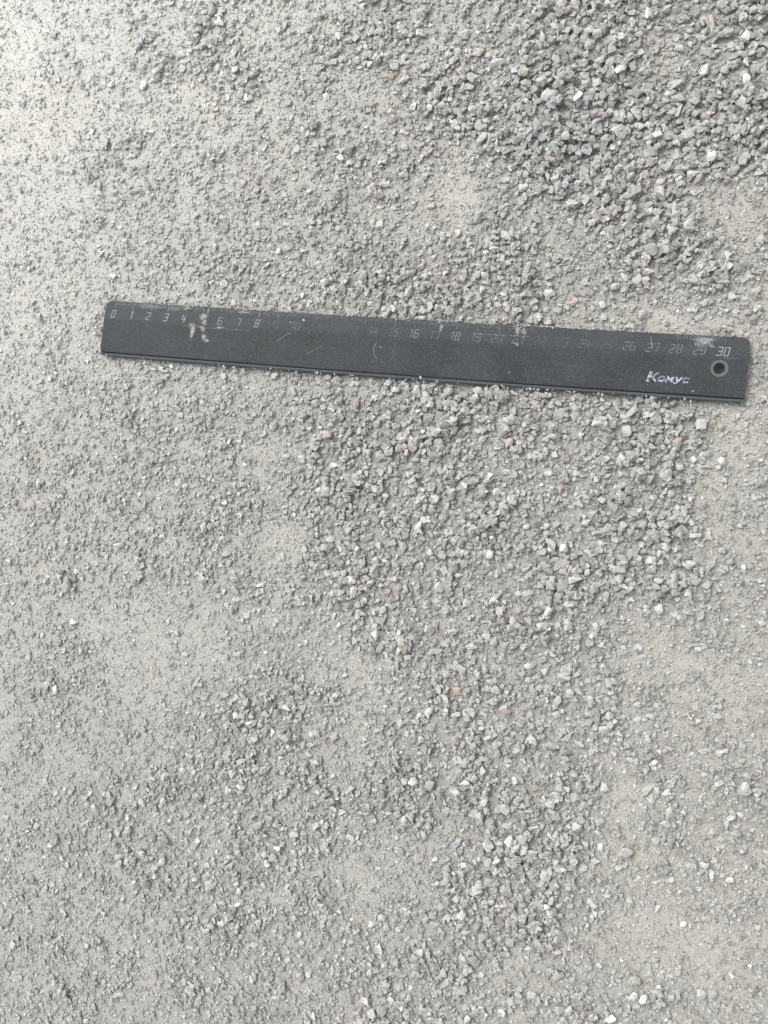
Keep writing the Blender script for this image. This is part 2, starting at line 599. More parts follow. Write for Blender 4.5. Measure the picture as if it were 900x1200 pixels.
# ------------------------------------------------------------------ the larger stones, each where it lies (photo px, size px, colour, lie)
# colours: w white, l light, g grey, k dark, p pink, r red-brown, o orange, t tan, y greenish yellow, b bluish, m mauve
# lies: - along, | upright, / and \ slanting, . roundish
BIG = """
195,150,6,w. 117,228,12,w\\ 280,110,9,l. 8,257,7,o. 61,40,9,l. 90,83,8,l/ 76,62,9,g- 154,76,11,g| 162,53,8,l. 195,64,9,k- 22,222,9,k\\
458,87,10,o. 473,86,8,o. 462,77,11,l. 583,73,19,w- 588,62,8,w/ 573,80,8,w. 354,151,9,w. 333,228,8,w. 433,222,11,w| 410,215,11,l. 434,290,9,p| 565,161,17,w/
517,98,15,l- 503,125,10,w. 477,135,9,l. 447,50,12,w| 465,20,10,l. 503,149,11,l. 535,93,11,p. 543,40,13,l. 538,158,8,l. 543,17,9,r/ 593,210,11,w- 593,277,18,l\\
589,242,10,l- 560,255,16,l| 518,273,7,w. 505,233,5,y. 445,228,10,m. 497,101,9,l- 525,63,10,l. 560,176,14,g- 600,34,10,l. 572,64,9,l. 366,66,10,g. 410,173,14,g-
613,86,15,y- 677,115,15,w/ 726,84,14,w- 760,15,17,w| 781,10,14,l/ 792,98,20,l- 825,82,17,w| 875,95,20,w| 875,72,13,w\\ 833,27,20,t| 895,116,8,t. 833,183,16,w. 773,227,19,l|
670,238,15,w- 707,247,10,w. 628,255,17,l\\ 788,132,15,l- 770,158,12,w. 647,187,10,p. 705,135,13,m- 877,182,10,l. 897,198,8,l. 720,250,8,m. 757,205,10,p. 665,13,11,p/
728,156,17,l. 788,161,15,k- 648,112,11,l. 634,97,14,l. 718,173,8,y. 742,192,9,l. 740,65,14,l- 850,38,22,g- 797,55,15,l\\ 828,60,15,l\\ 807,262,15,l. 853,297,9,w. 690,210,16,g\\ 613,220,14,l/
620,196,13,g| 642,206,13,l| 700,97,11,l. 663,160,12,l. 720,105,12,g| 816,12,16,g| 850,80,13,g. 700,40,12,l. 686,88,12,g. 745,108,15,g. 780,195,12,g. 846,142,14,g/ 795,115,17,g- 815,118,12,g.
44,569,8,w| 179,432,7,w. 187,431,7,w. 275,432,11,l- 42,537,6,o. 262,589,8,w. 249,583,6,w. 85,593,4,w. 232,434,8,l. 27,470,9,l. 88,540,5,r. 180,330,8,l| 44,371,8,l. 60,497,9,l. 144,488,11,g/
417,471,12,p| 476,530,9,p| 504,474,11,w. 472,515,9,w. 544,569,9,w. 383,510,12,t. 519,336,12,o- 500,332,10,t- 595,362,9,p. 495,373,9,w- 487,458,13,l. 597,518,10,p. 490,482,8,w- 533,480,10,l- 565,515,13,l/
533,492,10,l. 451,581,9,w. 570,565,12,l/ 583,577,12,l. 420,527,8,w. 430,530,11,l. 391,338,11,l. 381,331,9,l. 493,443,7,l| 454,448,11,l. 462,457,10,l. 525,459,11,g. 560,458,12,l. 580,455,10,l. 516,487,12,g.
706,356,11,w. 732,325,16,l\\ 619,315,17,l/ 741,360,12,l. 752,368,14,l| 671,353,13,p. 797,518,13,p. 662,537,12,r. 660,563,9,r. 657,571,8,o. 602,460,11,w- 700,496,15,w- 741,483,15,l/ 813,538,9,w. 847,540,11,w.
711,538,9,l. 822,497,14,l. 877,365,10,p. 600,490,11,l. 622,514,8,l. 621,535,9,w. 797,547,10,l. 780,575,8,w| 765,523,9,l. 853,303,8,l. 680,590,10,l. 752,513,12,g. 735,505,14,l. 790,490,12,g/ 717,345,10,l. 830,328,13,k-
73,763,8,w. 177,668,16,w\\ 145,677,6,w. 160,660,9,l/ 239,618,14,w| 265,770,8,p| 64,809,12,w| 121,824,8,l. 265,709,7,w. 271,714,12,l| 292,848,10,w- 283,892,13,l/ 219,672,8,l. 29,797,9,l- 237,839,7,l. 35,883,9,l. 102,665,8,l/ 246,617,9,l.
440,744,15,w| 414,694,14,w| 413,680,10,w. 423,690,9,r- 453,695,11,r. 387,632,11,w. 490,617,15,w/ 574,650,12,w. 592,643,6,w. 520,636,12,p| 577,704,14,w/ 521,669,11,l. 531,740,14,l- 552,758,14,l. 523,714,13,g. 395,733,9,w. 424,720,12,l-
471,752,12,t. 504,832,11,w. 534,837,12,w- 593,834,16,p- 536,810,12,o. 523,810,11,t/ 572,865,12,l- 582,872,12,l. 568,785,8,l. 335,831,12,w\\ 469,848,10,l. 594,812,6,w. 596,892,11,l- 461,679,11,l- 440,657,11,l. 424,659,10,g. 494,663,8,w|
448,715,12,t. 534,866,8,p. 503,648,9,t. 472,640,11,l. 450,603,10,l. 510,585,11,l. 388,697,9,l. 640,617,9,l. 688,612,14,l- 660,643,12,w. 611,641,10,l. 807,661,17,l- 848,668,13,l. 872,668,14,l| 702,684,15,l- 674,680,17,w- 730,660,13,l-
725,667,17,l- 738,680,11,l/ 731,688,14,w\\ 642,715,10,w. 665,732,14,l. 773,714,13,w. 809,720,12,l\\ 821,722,14,g| 748,760,10,w. 668,812,10,l. 692,820,11,l. 650,828,9,w- 673,669,9,p. 797,627,14,g| 636,845,5,w. 763,840,12,w\\ 820,846,8,w-
766,895,13,w/ 700,838,15,k| 714,839,10,l. 622,868,15,l. 610,863,14,g. 697,744,9,l. 829,685,13,l/ 772,680,12,l. 800,684,13,l\\ 780,641,12,l. 764,667,13,l. 812,627,12,w/ 735,875,12,g/ 794,660,11,g.
187,1014,14,w/ 190,1008,6,w. 71,1007,9,w| 278,1046,9,w. 277,1061,9,w/ 259,1082,9,w. 296,1075,8,w. 214,1081,10,l. 210,1100,11,l| 13,1109,10,l. 195,1042,9,k. 93,1027,5,w. 281,924,12,w- 149,960,6,w. 67,937,6,l. 227,1130,9,l/ 242,1162,8,l. 155,1036,7,w. 175,1007,7,l.
411,983,12,w\\ 324,995,11,w- 344,979,13,l. 355,979,7,p. 484,917,12,w. 503,920,13,l. 409,927,15,l/ 372,929,7,w. 544,1014,9,w. 581,1009,11,w/ 467,999,13,l. 490,1006,15,l. 495,980,11,l. 428,1007,17,l| 541,1072,13,w. 539,1085,10,w-
445,1113,14,w| 434,1086,9,w. 349,1097,9,w. 353,1108,8,l. 360,1144,8,w. 350,1147,13,g. 433,1141,10,l. 435,1190,12,l. 457,1174,8,w. 540,1195,11,w| 547,1195,11,w/ 541,1162,11,l- 308,1003,8,l. 371,1006,7,l| 545,917,13,w- 553,914,5,p.
566,940,12,l. 592,948,14,l. 481,957,11,l. 302,1083,9,l. 571,986,8,l. 533,990,9,b. 533,1055,10,l. 589,1053,6,r. 492,1117,11,l. 574,1175,9,l. 588,1187,11,l. 570,1192,9,w| 676,968,12,w. 704,996,14,w| 735,1000,15,l. 725,1018,8,w.
639,1027,14,l. 694,1060,15,l\\ 640,1062,9,w. 787,953,16,l. 826,1015,12,w- 823,1023,14,l- 856,1033,11,w. 807,1043,12,l- 801,1086,10,w. 646,942,13,l. 656,924,12,l. 627,924,9,p. 651,931,13,l- 614,995,17,l| 604,993,14,l/ 683,1045,8,l. 654,1117,9,w-
660,1127,10,l| 653,1142,13,l\\ 612,1075,14,g. 631,1175,10,l| 641,1176,10,l| 655,1184,13,l- 667,1186,13,l. 716,1195,13,w/ 743,1169,12,w. 754,1172,13,w/ 745,1150,15,g. 685,1159,11,l. 678,1168,8,l. 874,922,13,l. 885,927,8,w- 868,956,10,w. 852,968,13,l|
852,928,8,w. 840,913,10,l. 628,970,8,w- 772,1157,6,w. 604,915,11,w. 698,1010,12,l- 643,1002,12,g.
"""
COLS = {'w': (0.54, 0.54, 0.52), 'l': (0.41, 0.415, 0.40), 'g': (0.32, 0.322, 0.31), 'k': (0.24, 0.24, 0.232), 'p': (0.42, 0.33, 0.30),
        'r': (0.33, 0.25, 0.225), 'o': (0.43, 0.325, 0.26), 't': (0.44, 0.40, 0.335), 'y': (0.43, 0.43, 0.33), 'b': (0.30, 0.32, 0.39), 'm': (0.33, 0.27, 0.275)}
CNAME = {'w': 'whitish', 'l': 'light grey', 'g': 'mid grey', 'k': 'dark grey', 'p': 'pinkish', 'r': 'reddish brown', 'o': 'orange tinged',
         't': 'tan', 'y': 'greenish yellow', 'b': 'bluish grey', 'm': 'dull mauve'}
LIE = {'.': 'roundish', '-': 'elongated', '|': 'upright elongated', '/': 'slanting', '\\': 'slanting'}

big = []
for tok in BIG.split():
    a = tok.split(',')
    big.append((float(a[0]), float(a[1]), float(a[2]), a[3][0], a[3][1]))
hero = []
for (u, v, px, cc, lie) in big:
    x, y = to_ground(np.array([u]), np.array([v]), 0.002)
    L = px / float(scale_at(x, y)[0]) * 0.94
    tt = world_to_st(x, y)[1][0]
    if in_ruler(x, y, 0.0)[0] and tt < RW - 1.5:
        continue
    r = random.random()
    asp = (0.80 + 0.15 * r) if lie == '.' else (0.48 + 0.16 * r)
    yaw = {'.': random.uniform(0, 3.14), '-': 0.0, '|': math.pi / 2, '/': 0.75, '\\': -0.75}[lie] + random.gauss(0, 0.14)
    hero.append([x[0], y[0], L, L * asp, L * (0.34 + 0.16 * random.random()), yaw, cc, lie])
# the largest of the scattered stones complete the three hundred
left = 300 - len(hero)
if left > 0:
    vis = in_view(cxs, cys, -6) & ~in_ruler(cxs, cys, 1)
    order = [i for i in np.argsort(-cl * scale_at(cxs, cys)) if vis[i]][:left]
else:
    order = []
    hero = sorted(hero, key=lambda h: -h[2])
    extra, hero = hero[300:], hero[:300]
sel = np.zeros(len(cxs), bool)
sel[order] = True
for i in order:
    g = coarse[3][i].mean()
    cc = 'w' if g > 0.5 else 'l' if g > 0.33 else 'g' if g > 0.2 else 'k'
    hero.append(['set', i, cc, '-' if coarse[1][i, 1] < 0.7 * cl[i] else '.'])
if left > 0:
    extra = []

used_labels = set()
shape_i = 0


WORDS = ('zero one two three four five six seven eight nine ten eleven twelve thirteen fourteen fifteen sixteen seventeen eighteen nineteen '
         'twenty twenty-one twenty-two twenty-three twenty-four twenty-five twenty-six twenty-seven twenty-eight twenty-nine thirty '
         'thirty-one thirty-two thirty-three').split()


def num(v, halves):
    v = max(v, 0)
    if not halves:
        return WORDS[int(v + 0.5)]
    h = int(v * 2 + 0.5)
    return WORDS[h // 2] + (' and a half' if h % 2 else '') if h > 1 else ('half a' if h else 'zero')


def place_words(x, y, h1, h2):
    s, t = world_to_st(x, y)
    side, dist = ('above', -t / 10) if t < 0 else ('below', (t - RW) / 10)
    if s < -5:
        if 0 <= t <= RW:
            return '%s centimetres left of the zero end of the ruler' % num(-s / 10, h2)
        return '%s left of the zero end and %s centimetres %s' % (num(-s / 10, h2), num(dist, h1), side)
    if 0 <= t <= RW:
        return 'just beyond the right end of the ruler'
    mark = num(s / 10, h2)
    if s > 304:
        return '%s centimetres %s the right end beyond the thirty' % (num(dist, h1), side)
    if dist < 0.3:
        return 'touching the ruler %s its %s mark' % (side, mark)
    return '%s centimetres %s the ruler at %s' % (num(dist, h1), side, mark)


surplus = []
for nh, h in enumerate(hero + extra):
    v, f = HERO_SHAPES[shape_i % len(HERO_SHAPES)]
    shape_i += 1
    if h[0] == 'set':
        i, cc, lie = h[1], h[2], h[3]
        pos, dims, R, tint = coarse[0][i], coarse[1][i], coarse[2][i], coarse[3][i]
    else:
        x, y, a, b, c, yaw, cc, lie = h
        z = settle(np.array([x]), np.array([y]), np.array([a]), np.array([b]), np.array([c]), np.array([0.12 + 0.12 * random.random()]))[0]
        pos, dims = np.array([x, y, z]), np.array([a, b, c])
        R = rot_mats(np.array([yaw]), np.array([random.gauss(0, 0.16)]), np.array([random.gauss(0, 0.16)]))[0]
        tint = np.array(COLS[cc]) * random.uniform(0.9, 1.1)
    if h[0] != 'set' and in_ruler(pos[0], pos[1], 0.3):
        pos[2] = max(pos[2], 0.0031)          # leans on the ruler's edge
    V = (v * dims) @ R.T
    if nh >= 300:
        surplus.append((V + pos, f, np.repeat(tint[None], len(v), 0)))
        continue
    me = mesh_from_arrays('gravel_chip', V, f, np.repeat(tint[None], len(v), 0), False)
    o = link('gravel_chip', me, M_CHIP)
    o.location = pos
    size = 'large' if dims[0] > 0.0056 else 'small' if dims[0] < 0.0036 else 'medium'
    for h1, h2 in ((0, 0), (1, 0), (0, 1), (1, 1)):
        where = place_words(pos[0], pos[1], h1, h2)
        desc = '%s %s %s chip' % (size, LIE[lie], CNAME[cc])
        lab = desc + ' ' + where
        if len(lab.replace('-', ' ').split()) > 16:
            lab = '%s %s chip ' % (LIE[lie], CNAME[cc]) + where
        if lab not in used_labels:
            break
    used_labels.add(lab)
    o['label'], o['category'], o['group'] = lab, 'stone', 'larger chips in the loose gravel'

# ------------------------------------------------------------------ the rest of the gravel
ks = np.where(~sel)[0]
w_c = rng.integers(0, len(CHIP_SHAPES), len(ks))
me = merge('loose_gravel', CHIP_SHAPES, w_c, coarse[0][ks], coarse[1][ks], coarse[2][ks], coarse[3][ks])
o = link('loose_gravel', me, M_CHIP)
if surplus:
    offs = np.cumsum([0] + [len(q[0]) for q in surplus[:-1]])
    me2 = mesh_from_arrays('pale_chips', np.concatenate([q[0] for q in surplus]), np.concatenate([q[1] + k for q, k in zip(surplus, offs)]), np.concatenate([q[2] for q in surplus]), False)
    o2 = link('pale_chips', me2, M_CHIP)
    o2['kind'], o2['label'], o2['category'] = 'stuff', 'small pale chips too little to pick out one by one', 'gravel'
o['kind'], o['label'], o['category'] = 'stuff', 'loose grey crushed stone chips lying in patches over the dust', 'gravel'
w_f = rng.integers(0, len(FINE_SHAPES), len(fx))
me = merge('fine_gravel', FINE_SHAPES, w_f, *fine)
o = link('fine_gravel', me, M_CHIP)
o['kind'], o['label'], o['category'] = 'stuff', 'fine stone grit one to two millimetres across between the chips', 'gravel'

# the gravel goes on, thinning out, over the yard around
m = 80000
ex, ey = rng.uniform(-1.3, 1.1, m), rng.uniform(-1.2, 1.2, m)
inside = (ex > X0) & (ex < X1) & (ey > Y0) & (ey < Y1)
thin = np.exp(-(np.hypot(ex + 0.1, ey) / 0.95) ** 3) * np.clip(0.75 + 0.9 * fbm(ex, ey, 0.05, 61, 3), 0.15, 1)
keep = ~inside & (rng.random(m) < thin * 1.3)
ex, ey = ex[keep], ey[keep]
m = len(ex)
eL = 0.0030 * np.exp(rng.normal(0, 0.3, m))
me = merge('outer_gravel', GRAIN_SHAPES, rng.integers(0, len(GRAIN_SHAPES), m), np.stack([ex, ey, ground_z(ex, ey) + 0.12 * eL], -1),
           np.stack([eL, eL * 0.75, eL * 0.5], -1), rot_mats(rng.uniform(0, 6.28, m), rng.normal(0, 0.3, m), rng.normal(0, 0.3, m)),
           stone_tints(m, np.full(m, 0.5), ex, ey))
o = link('outer_gravel', me, M_CHIP)
o['kind'], o['label'], o['category'] = 'stuff', 'thinner scatter of loose grey chips over the surrounding yard', 'gravel'

# sand grains, half a millimetre to a millimetre
n = 165000
gu, gv = rng.uniform(-25, W_PX + 25, n), rng.uniform(-25, H_PX + 25, n)
sx_, sy_ = to_ground(gu, gv)
keep = ~in_ruler(sx_, sy_, -0.2) & (rng.random(n) > 0.75 * full_density(sx_, sy_))
sx_, sy_ = sx_[keep], sy_[keep]
hi_, hj_ = ((sx_ - hx0) / HS + 0.5).astype(int).clip(0, hnx - 1), ((sy_ - hy0) / HS + 0.5).astype(int).clip(0, hny - 1)
L = 0.00075 * np.exp(rng.normal(0, 0.28, len(sx_)))
nn = len(sx_)
gz_ = HF[hi_, hj_]
gcol = 0.37 * np.exp(rng.normal(0, 0.38, nn)) * painted_falloff(sx_, sy_)  # grain colour includes the painted upper-left brightening
warm = rng.random(nn)[:, None] * sandiness(sx_, sy_)[:, None]
gt = gcol[:, None] * (np.array([1.0, 1.0, 0.96]) * (1 - warm) + np.array([1.12, 1.02, 0.84]) * warm)
R = rot_mats(rng.uniform(0, 6.28, nn), rng.normal(0, 0.5, nn), rng.normal(0, 0.5, nn))
me = merge('sand', GRAIN_SHAPES, rng.integers(0, len(GRAIN_SHAPES), nn), np.stack([sx_, sy_, gz_ - 0.02 * L], -1),
           np.stack([L, L * 0.8, L * 0.65], -1), R, np.clip(gt, 0.05, 0.52))
o = link('sand', me, M_CHIP)
o['kind'], o['label'], o['category'] = 'stuff', 'sand grains sprinkled over the packed dust', 'sand'

# ------------------------------------------------------------------ the ruler
ruler = bpy.data.objects.new('ruler', None)
C.objects.link(ruler)
ruler.empty_display_size = 0.02
ruler.location = (R_ORG[0], R_ORG[1], RZ)
ruler.rotation_euler = (0, 0, R_ROT)
ruler['label'] = 'black plastic thirty centimetre ruler with worn white numbers lying across the gravel'
ruler['category'] = 'ruler'


def sag(s):
    """the old ruler is very slightly bowed in its own plane"""
    k = (s - 152) / 158
    return 0.62 * (1 - k * k)


# top surface profile: t mm -> height mm (thin scale edge, bevel, flat back, groove and lip along the lower edge)
PROF = [(0.0, 0.75), (0.12, 1.0), (0.5, 1.08), (3.0, 1.42), (6.0, 1.85), (9.0, 2.28), (10.2, 2.42), (11.0, 2.46), (14.0, 2.47), (18.0, 2.47),
        (22.0, 2.47), (25.5, 2.46), (26.6, 2.40), (26.95, 2.25), (27.05, 1.15), (27.35, 1.1), (27.45, 1.9), (27.6, 2.02), (28.3, 1.98), (28.7, 1.75), (28.85, 1.3), (28.85, 0.25), (28.6, 0.0)]


def top_h(t):
    return np.interp(t, [p[0] for p in PROF[:14]], [p[1] for p in PROF[:14]])


def end_inset(t, rt, rb):
    TW = 28.85
    if t < rt:
        return rt - math.sqrt(max(0, rt * rt - (rt - t) ** 2))
    if t > TW - rb:
        q = t - (TW - rb)
        return rb - math.sqrt(max(0, rb * rb - q * q))
    return 0.0


def build_body():
    rows = []
    for i in range(len(PROF)):
        rows.append(PROF[i])
        if i < 3 or i >= len(PROF) - 1:
            continue
        (t0, z0), (t1, z1) = PROF[i], PROF[i + 1]
        if t1 - t0 > 1.2 and t1 < 27:
            rows.append(((t0 + t1) / 2, (z0 + z1) / 2))
    # finer rows round the corner radius
    extra_t = [0.25, 0.9, 1.5, 2.2]
    rows = rows + [(t, float(top_h(t))) for t in extra_t]
    top = sorted([r for r in rows if r[0] < 27.0], key=lambda r: r[0]) + [r for r in PROF if r[0] >= 27.0]
    bottom = [(t, 0.0) for t in (24.0, 18.0, 12.0, 6.0, 3.0, 1.2, 0.25, 0.0)]
    loop = top + bottom
    us = np.linspace(0, 1, 121)
    bm = bmesh.new()
    grid = []
    for (t, z) in loop:
        a = R_S0 + end_inset(t, 3.0, 0.8) + 0.11 * (28.85 - t) / 28.85 * 0
        b = R_S1 - end_inset(t, 3.4, 1.6)
        a += 0.9 * (1 - t / 28.85) * 0.4
        row = []
        for u in us:
            s = a + (b - a) * u
            row.append(bm.verts.new((s * MM, -(t + sag(s)) * MM, z * MM)))
        grid.append(row)
    n = len(loop)
    for i in range(n):
        j = (i + 1) % n
        for k in range(len(us) - 1):
            bm.faces.new((grid[i][k], grid[j][k], grid[j][k + 1], grid[i][k + 1]))
    bm.faces.new([grid[i][0] for i in range(n)][::-1])
    bm.faces.new([grid[i][-1] for i in range(n)])
    bmesh.ops.recalc_face_normals(bm, faces=bm.faces)
    me = bpy.data.meshes.new('body')
    bm.to_mesh(me)
    bm.free()
    return me


HOLE_S, HOLE_T, HOLE_R = 298.6, 14.6, 2.45
body_me = build_body()
tmp = link('tmp_body', body_me)
bm = bmesh.new()
bmesh.ops.create_cone(bm, cap_ends=True, segments=48, radius1=HOLE_R * MM, radius2=HOLE_R * MM, depth=0.02)
bmesh.ops.translate(bm, verts=bm.verts, vec=(HOLE_S * MM, -(HOLE_T + sag(HOLE_S)) * MM, 0))
cme = bpy.data.meshes.new('cutter')
bm.to_mesh(cme)
bm.free()
cutter = link('cutter', cme)
mod = tmp.modifiers.new('hole', 'BOOLEAN')
mod.object, mod.operation, mod.solver = cutter, 'DIFFERENCE', 'EXACT'
dg = bpy.context.evaluated_depsgraph_get()
dg.update()
body_final = bpy.data.meshes.new_from_object(tmp.evaluated_get(dg))
body_final.name = 'body'
bpy.data.objects.remove(tmp)
bpy.data.objects.remove(cutter)
bpy.data.meshes.remove(cme)
body = link('body', body_final, M_PLASTIC, ruler)
body_final.polygons.foreach_set('use_smooth', np.zeros(len(body_final.polygons), dtype=bool))


def ring_mesh(name, s, t, profile, seg=56):
    """lathe a small (radius, height) profile in mm round a point of the ruler"""
    bm = bmesh.new()
    z0 = float(top_h(t))
    rings = []
    for r, h in profile:
        rings.append([bm.verts.new(((s + r * math.cos(a)) * MM, (-(t + sag(s)) + r * math.sin(a)) * MM, (z0 + h) * MM))
                      for a in [2 * math.pi * k / seg for k in range(seg)]])
    for i in range(len(rings) - 1):
        for k in range(seg):
            bm.faces.new((rings[i][k], rings[i][(k + 1) % seg], rings[i + 1][(k + 1) % seg], rings[i + 1][k]))
    bmesh.ops.recalc_face_normals(bm, faces=bm.faces)
    me = bpy.data.meshes.new(name)
    bm.to_mesh(me)
    bm.free()
    return me


rim = link('hole_rim', ring_mesh('hole_rim', HOLE_S, HOLE_T, [(3.75, -0.03), (3.72, 0.07), (3.4, 0.13), (2.9, 0.10), (2.55, 0.0), (2.42, -0.25), (2.40, -2.3)]), M_RIM, ruler)
rim['label'] = 'pale dusty rim round the hanging hole'
RING_S, RING_T = 146.4, 15.9
link('moulding_ring', ring_mesh('moulding_ring', RING_S, RING_T, [(5.85, -0.02), (5.75, 0.05), (5.45, 0.05), (5.35, -0.02)]), M_PLASTIC, ruler)


def overlay(name, polys, mat, cover, label=None, lift=0.035):
    """flat print or dust: polygons in (s, t) mm laid on the ruler's face"""
    verts, faces, cov = [], [], []
    for k, poly in enumerate(polys):
        b = len(verts)
        c = cover[k] if isinstance(cover, (list, tuple)) else cover
        for (s, t) in poly:
            verts.append((s * MM, -(t + sag(s)) * MM, (float(top_h(t)) + lift) * MM))
            cov.append(c)
        faces.append(tuple(range(b, b + len(poly))))
    me = bpy.data.meshes.new(name)
    me.from_pydata(verts, [], faces)
    at = me.attributes.new('cover', 'FLOAT', 'POINT')
    at.data.foreach_set('value', np.array(cov, dtype=np.float32))
    bm = bmesh.new()
    bm.from_mesh(me)
    bmesh.ops.recalc_face_normals(bm, faces=bm.faces)
    for fc in bm.faces:
        if fc.normal.z < 0:
            fc.normal_flip()
    bm.to_mesh(me)
    bm.free()
    o = link(name, me, mat, ruler)
    if label:
        o['label'] = label
    return o


def stroke(pts, w):
    """quads along a polyline, each a little longer so that corners close"""
    out = []
    for (a, b) in zip(pts[:-1], pts[1:]):
        d = np.array(b, float) - np.array(a, float)
        L = np.hypot(*d)
        if L < 1e-6:
            continue
        d /= L
        nrm = np.array([-d[1], d[0]]) * w / 2
        a2, b2 = np.array(a) - d * w * 0.45, np.array(b) + d * w * 0.45
        out.append([tuple(a2 + nrm), tuple(b2 + nrm), tuple(b2 - nrm), tuple(a2 - nrm)])
    return out


# millimetre scale: lines fade towards the middle and the right
FADE_X = [-10, 0, 40, 52, 80, 100, 125, 150, 165, 190, 215, 225, 270, 276, 282, 296, 299, 310]
FADE_V = [0.62, 0.62, 0.60, 0.5, 0.56, 0.5, 0.46, 0.46, 0.52, 0.5, 0.42, 0.30, 0.26, 0.42, 0.56, 0.60, 0.36, 0.36]
tick_polys, tick_cov = [], []
for k in range(301):
    ln = 3.6 if k % 10 == 0 else 2.75 if k % 5 == 0 else 2.15
    w = 0.24 if k % 10 == 0 else 0.20
    tick_polys.append([(k - w / 2, 0.35), (k + w / 2, 0.35), (k + w / 2, ln), (k - w / 2, ln)])
    c = float(np.interp(k, FADE_X, FADE_V)) + (0.10 if k % 10 == 0 and k in (0, 10, 30, 300, 80, 90) else 0) + random.gauss(0, 0.05)
    tick_cov.append(max(0.0, c))
ticks = overlay('scale_marks', tick_polys, M_INK, tick_cov, 'three hundred fine millimetre lines along the upper edge')

# squarish slanted digits on a 0..1 by 0..1 box (y down)
GLYPH = {
    '0': [[(0.05, 0), (1, 0), (1, 1), (0, 1), (0, 0), (0.1, 0)]],
    '1': [[(0.45, 0.12), (0.85, 0), (0.85, 1)]],
    '2': [[(0, 0.08), (0.2, 0), (1, 0), (1, 0.42), (0.75, 0.52), (0.1, 0.66), (0, 0.78), (0, 1), (0.95, 1)]],
    '3': [[(0, 0), (1, 0), (1, 1), (0, 1)], [(0.25, 0.48), (1, 0.48)]],
    '4': [[(0.1, 0), (0, 0.5), (0.12, 0.6), (1, 0.6)], [(0.8, 0.15), (0.8, 1)]],
    '5': [[(1, 0), (0.05, 0), (0.05, 0.45), (1, 0.45), (1, 1), (0, 1)]],
    '6': [[(0.95, 0), (0, 0), (0, 1), (1, 1), (1, 0.45), (0, 0.45)]],
    '7': [[(0, 0.12), (0, 0), (1, 0), (0.9, 1)]],
    '8': [[(0.05, 0), (1, 0), (1, 1), (0, 1), (0, 0), (0.1, 0)], [(0, 0.48), (1, 0.48)]],
    '9': [[(1, 0.5), (0, 0.5), (0, 0), (1, 0), (1, 1), (0.15, 1)]]}
NCOV = {0: .95, 1: .92, 2: .86, 3: .9, 4: .84, 5: .5, 6: .60, 7: .60, 8: .72, 9: .38, 10: .46, 11: .34, 12: .30, 13: .32, 14: .42, 15: .44, 16: .58, 17: .48,
        18: .54, 19: .48, 20: .44, 21: .5, 22: .36, 23: .36, 24: .40, 25: .32, 26: .50, 27: .48, 28: .50, 29: .55, 30: .95}
for k in range(31):
    txt = str(k)
    gw, gh, pitch, slant = 1.85, 3.75, 2.95, 0.20
    tw = pitch * (len(txt) - 1) + gw
    s0 = k * 10 - 0.55 - tw / 2
    polys, covs = [], []
    for q, ch in enumerate(txt):
        for path in GLYPH[ch]:
            pts = []
            for (a, b) in path:
                t = 5.0 + b * gh
                pts.append((s0 + q * pitch + a * gw + (0.5 - b) * gh * slant, t))
            polys += stroke(pts, 0.35)
    overlay('numeral', polys, M_INK, NCOV[k], 'printed number %d on the scale%s' % (k, ', nearly worn away' if NCOV[k] < 0.5 else ''))

# maker's name, bold slanted letters, partly rubbed off
def arc(cx, cy, rx, ry, a0, a1, n=9):
    return [(cx + rx * math.cos(math.radians(a0 + (a1 - a0) * i / n)), cy + ry * math.sin(math.radians(a0 + (a1 - a0) * i / n))) for i in range(n + 1)]


LOGO = [([(0.0, 0), (0.0, 4.6)], 1.25), ([(3.1, 0.2), (1.2, 2.3), (1.6, 2.6), (3.3, 4.5)], 0.85), ([(2.5, 0.25), (3.4, 0.25)], 0.6),
        (arc(5.6, 3.1, 1.15, 1.25, 0, 360, 16), 0.75),
        ([(8.0, 4.4), (8.1, 2.0)], 0.85), ([(8.3, 2.1), (9.2, 3.7), (10.2, 2.1)], 0.7), ([(10.4, 2.0), (10.5, 4.4)], 0.85),
        ([(11.8, 1.9), (12.7, 3.7)], 0.8), ([(14.1, 1.9), (12.9, 4.2), (12.1, 5.0), (11.5, 4.9)], 0.7),
        (arc(16.4, 3.1, 1.25, 1.3, -50, -310, 12), 0.62)]
lx, lt = 268.9, 17.6
lpolys = []
for pts, w in LOGO:
    pts = [(lx + a * 0.98 + (4.6 - b) * 0.22, lt + 0.6 + b * 0.80) for a, b in pts]
    lpolys += stroke(pts, w * 1.0)
overlay('printed_name', lpolys, M_LOGO, 0.60, 'white slanted lettering, half rubbed off')


def blob(s, t, a, b, ang=0.0, n=18, wob=0.25):
    ph = [random.uniform(0, 6.28) for _ in range(4)]
    out = []
    for i in range(n):
        th = 2 * math.pi * i / n
        r = 1 + wob * (0.5 * math.sin(2 * th + ph[0]) + 0.4 * math.sin(3 * th + ph[1]) + 0.3 * math.sin(5 * th + ph[2]))
        x, y = a * r * math.cos(th), b * r * math.sin(th)
        out.append((s + x * math.cos(ang) - y * math.sin(ang), t + x * math.sin(ang) + y * math.cos(ang)))
    return out


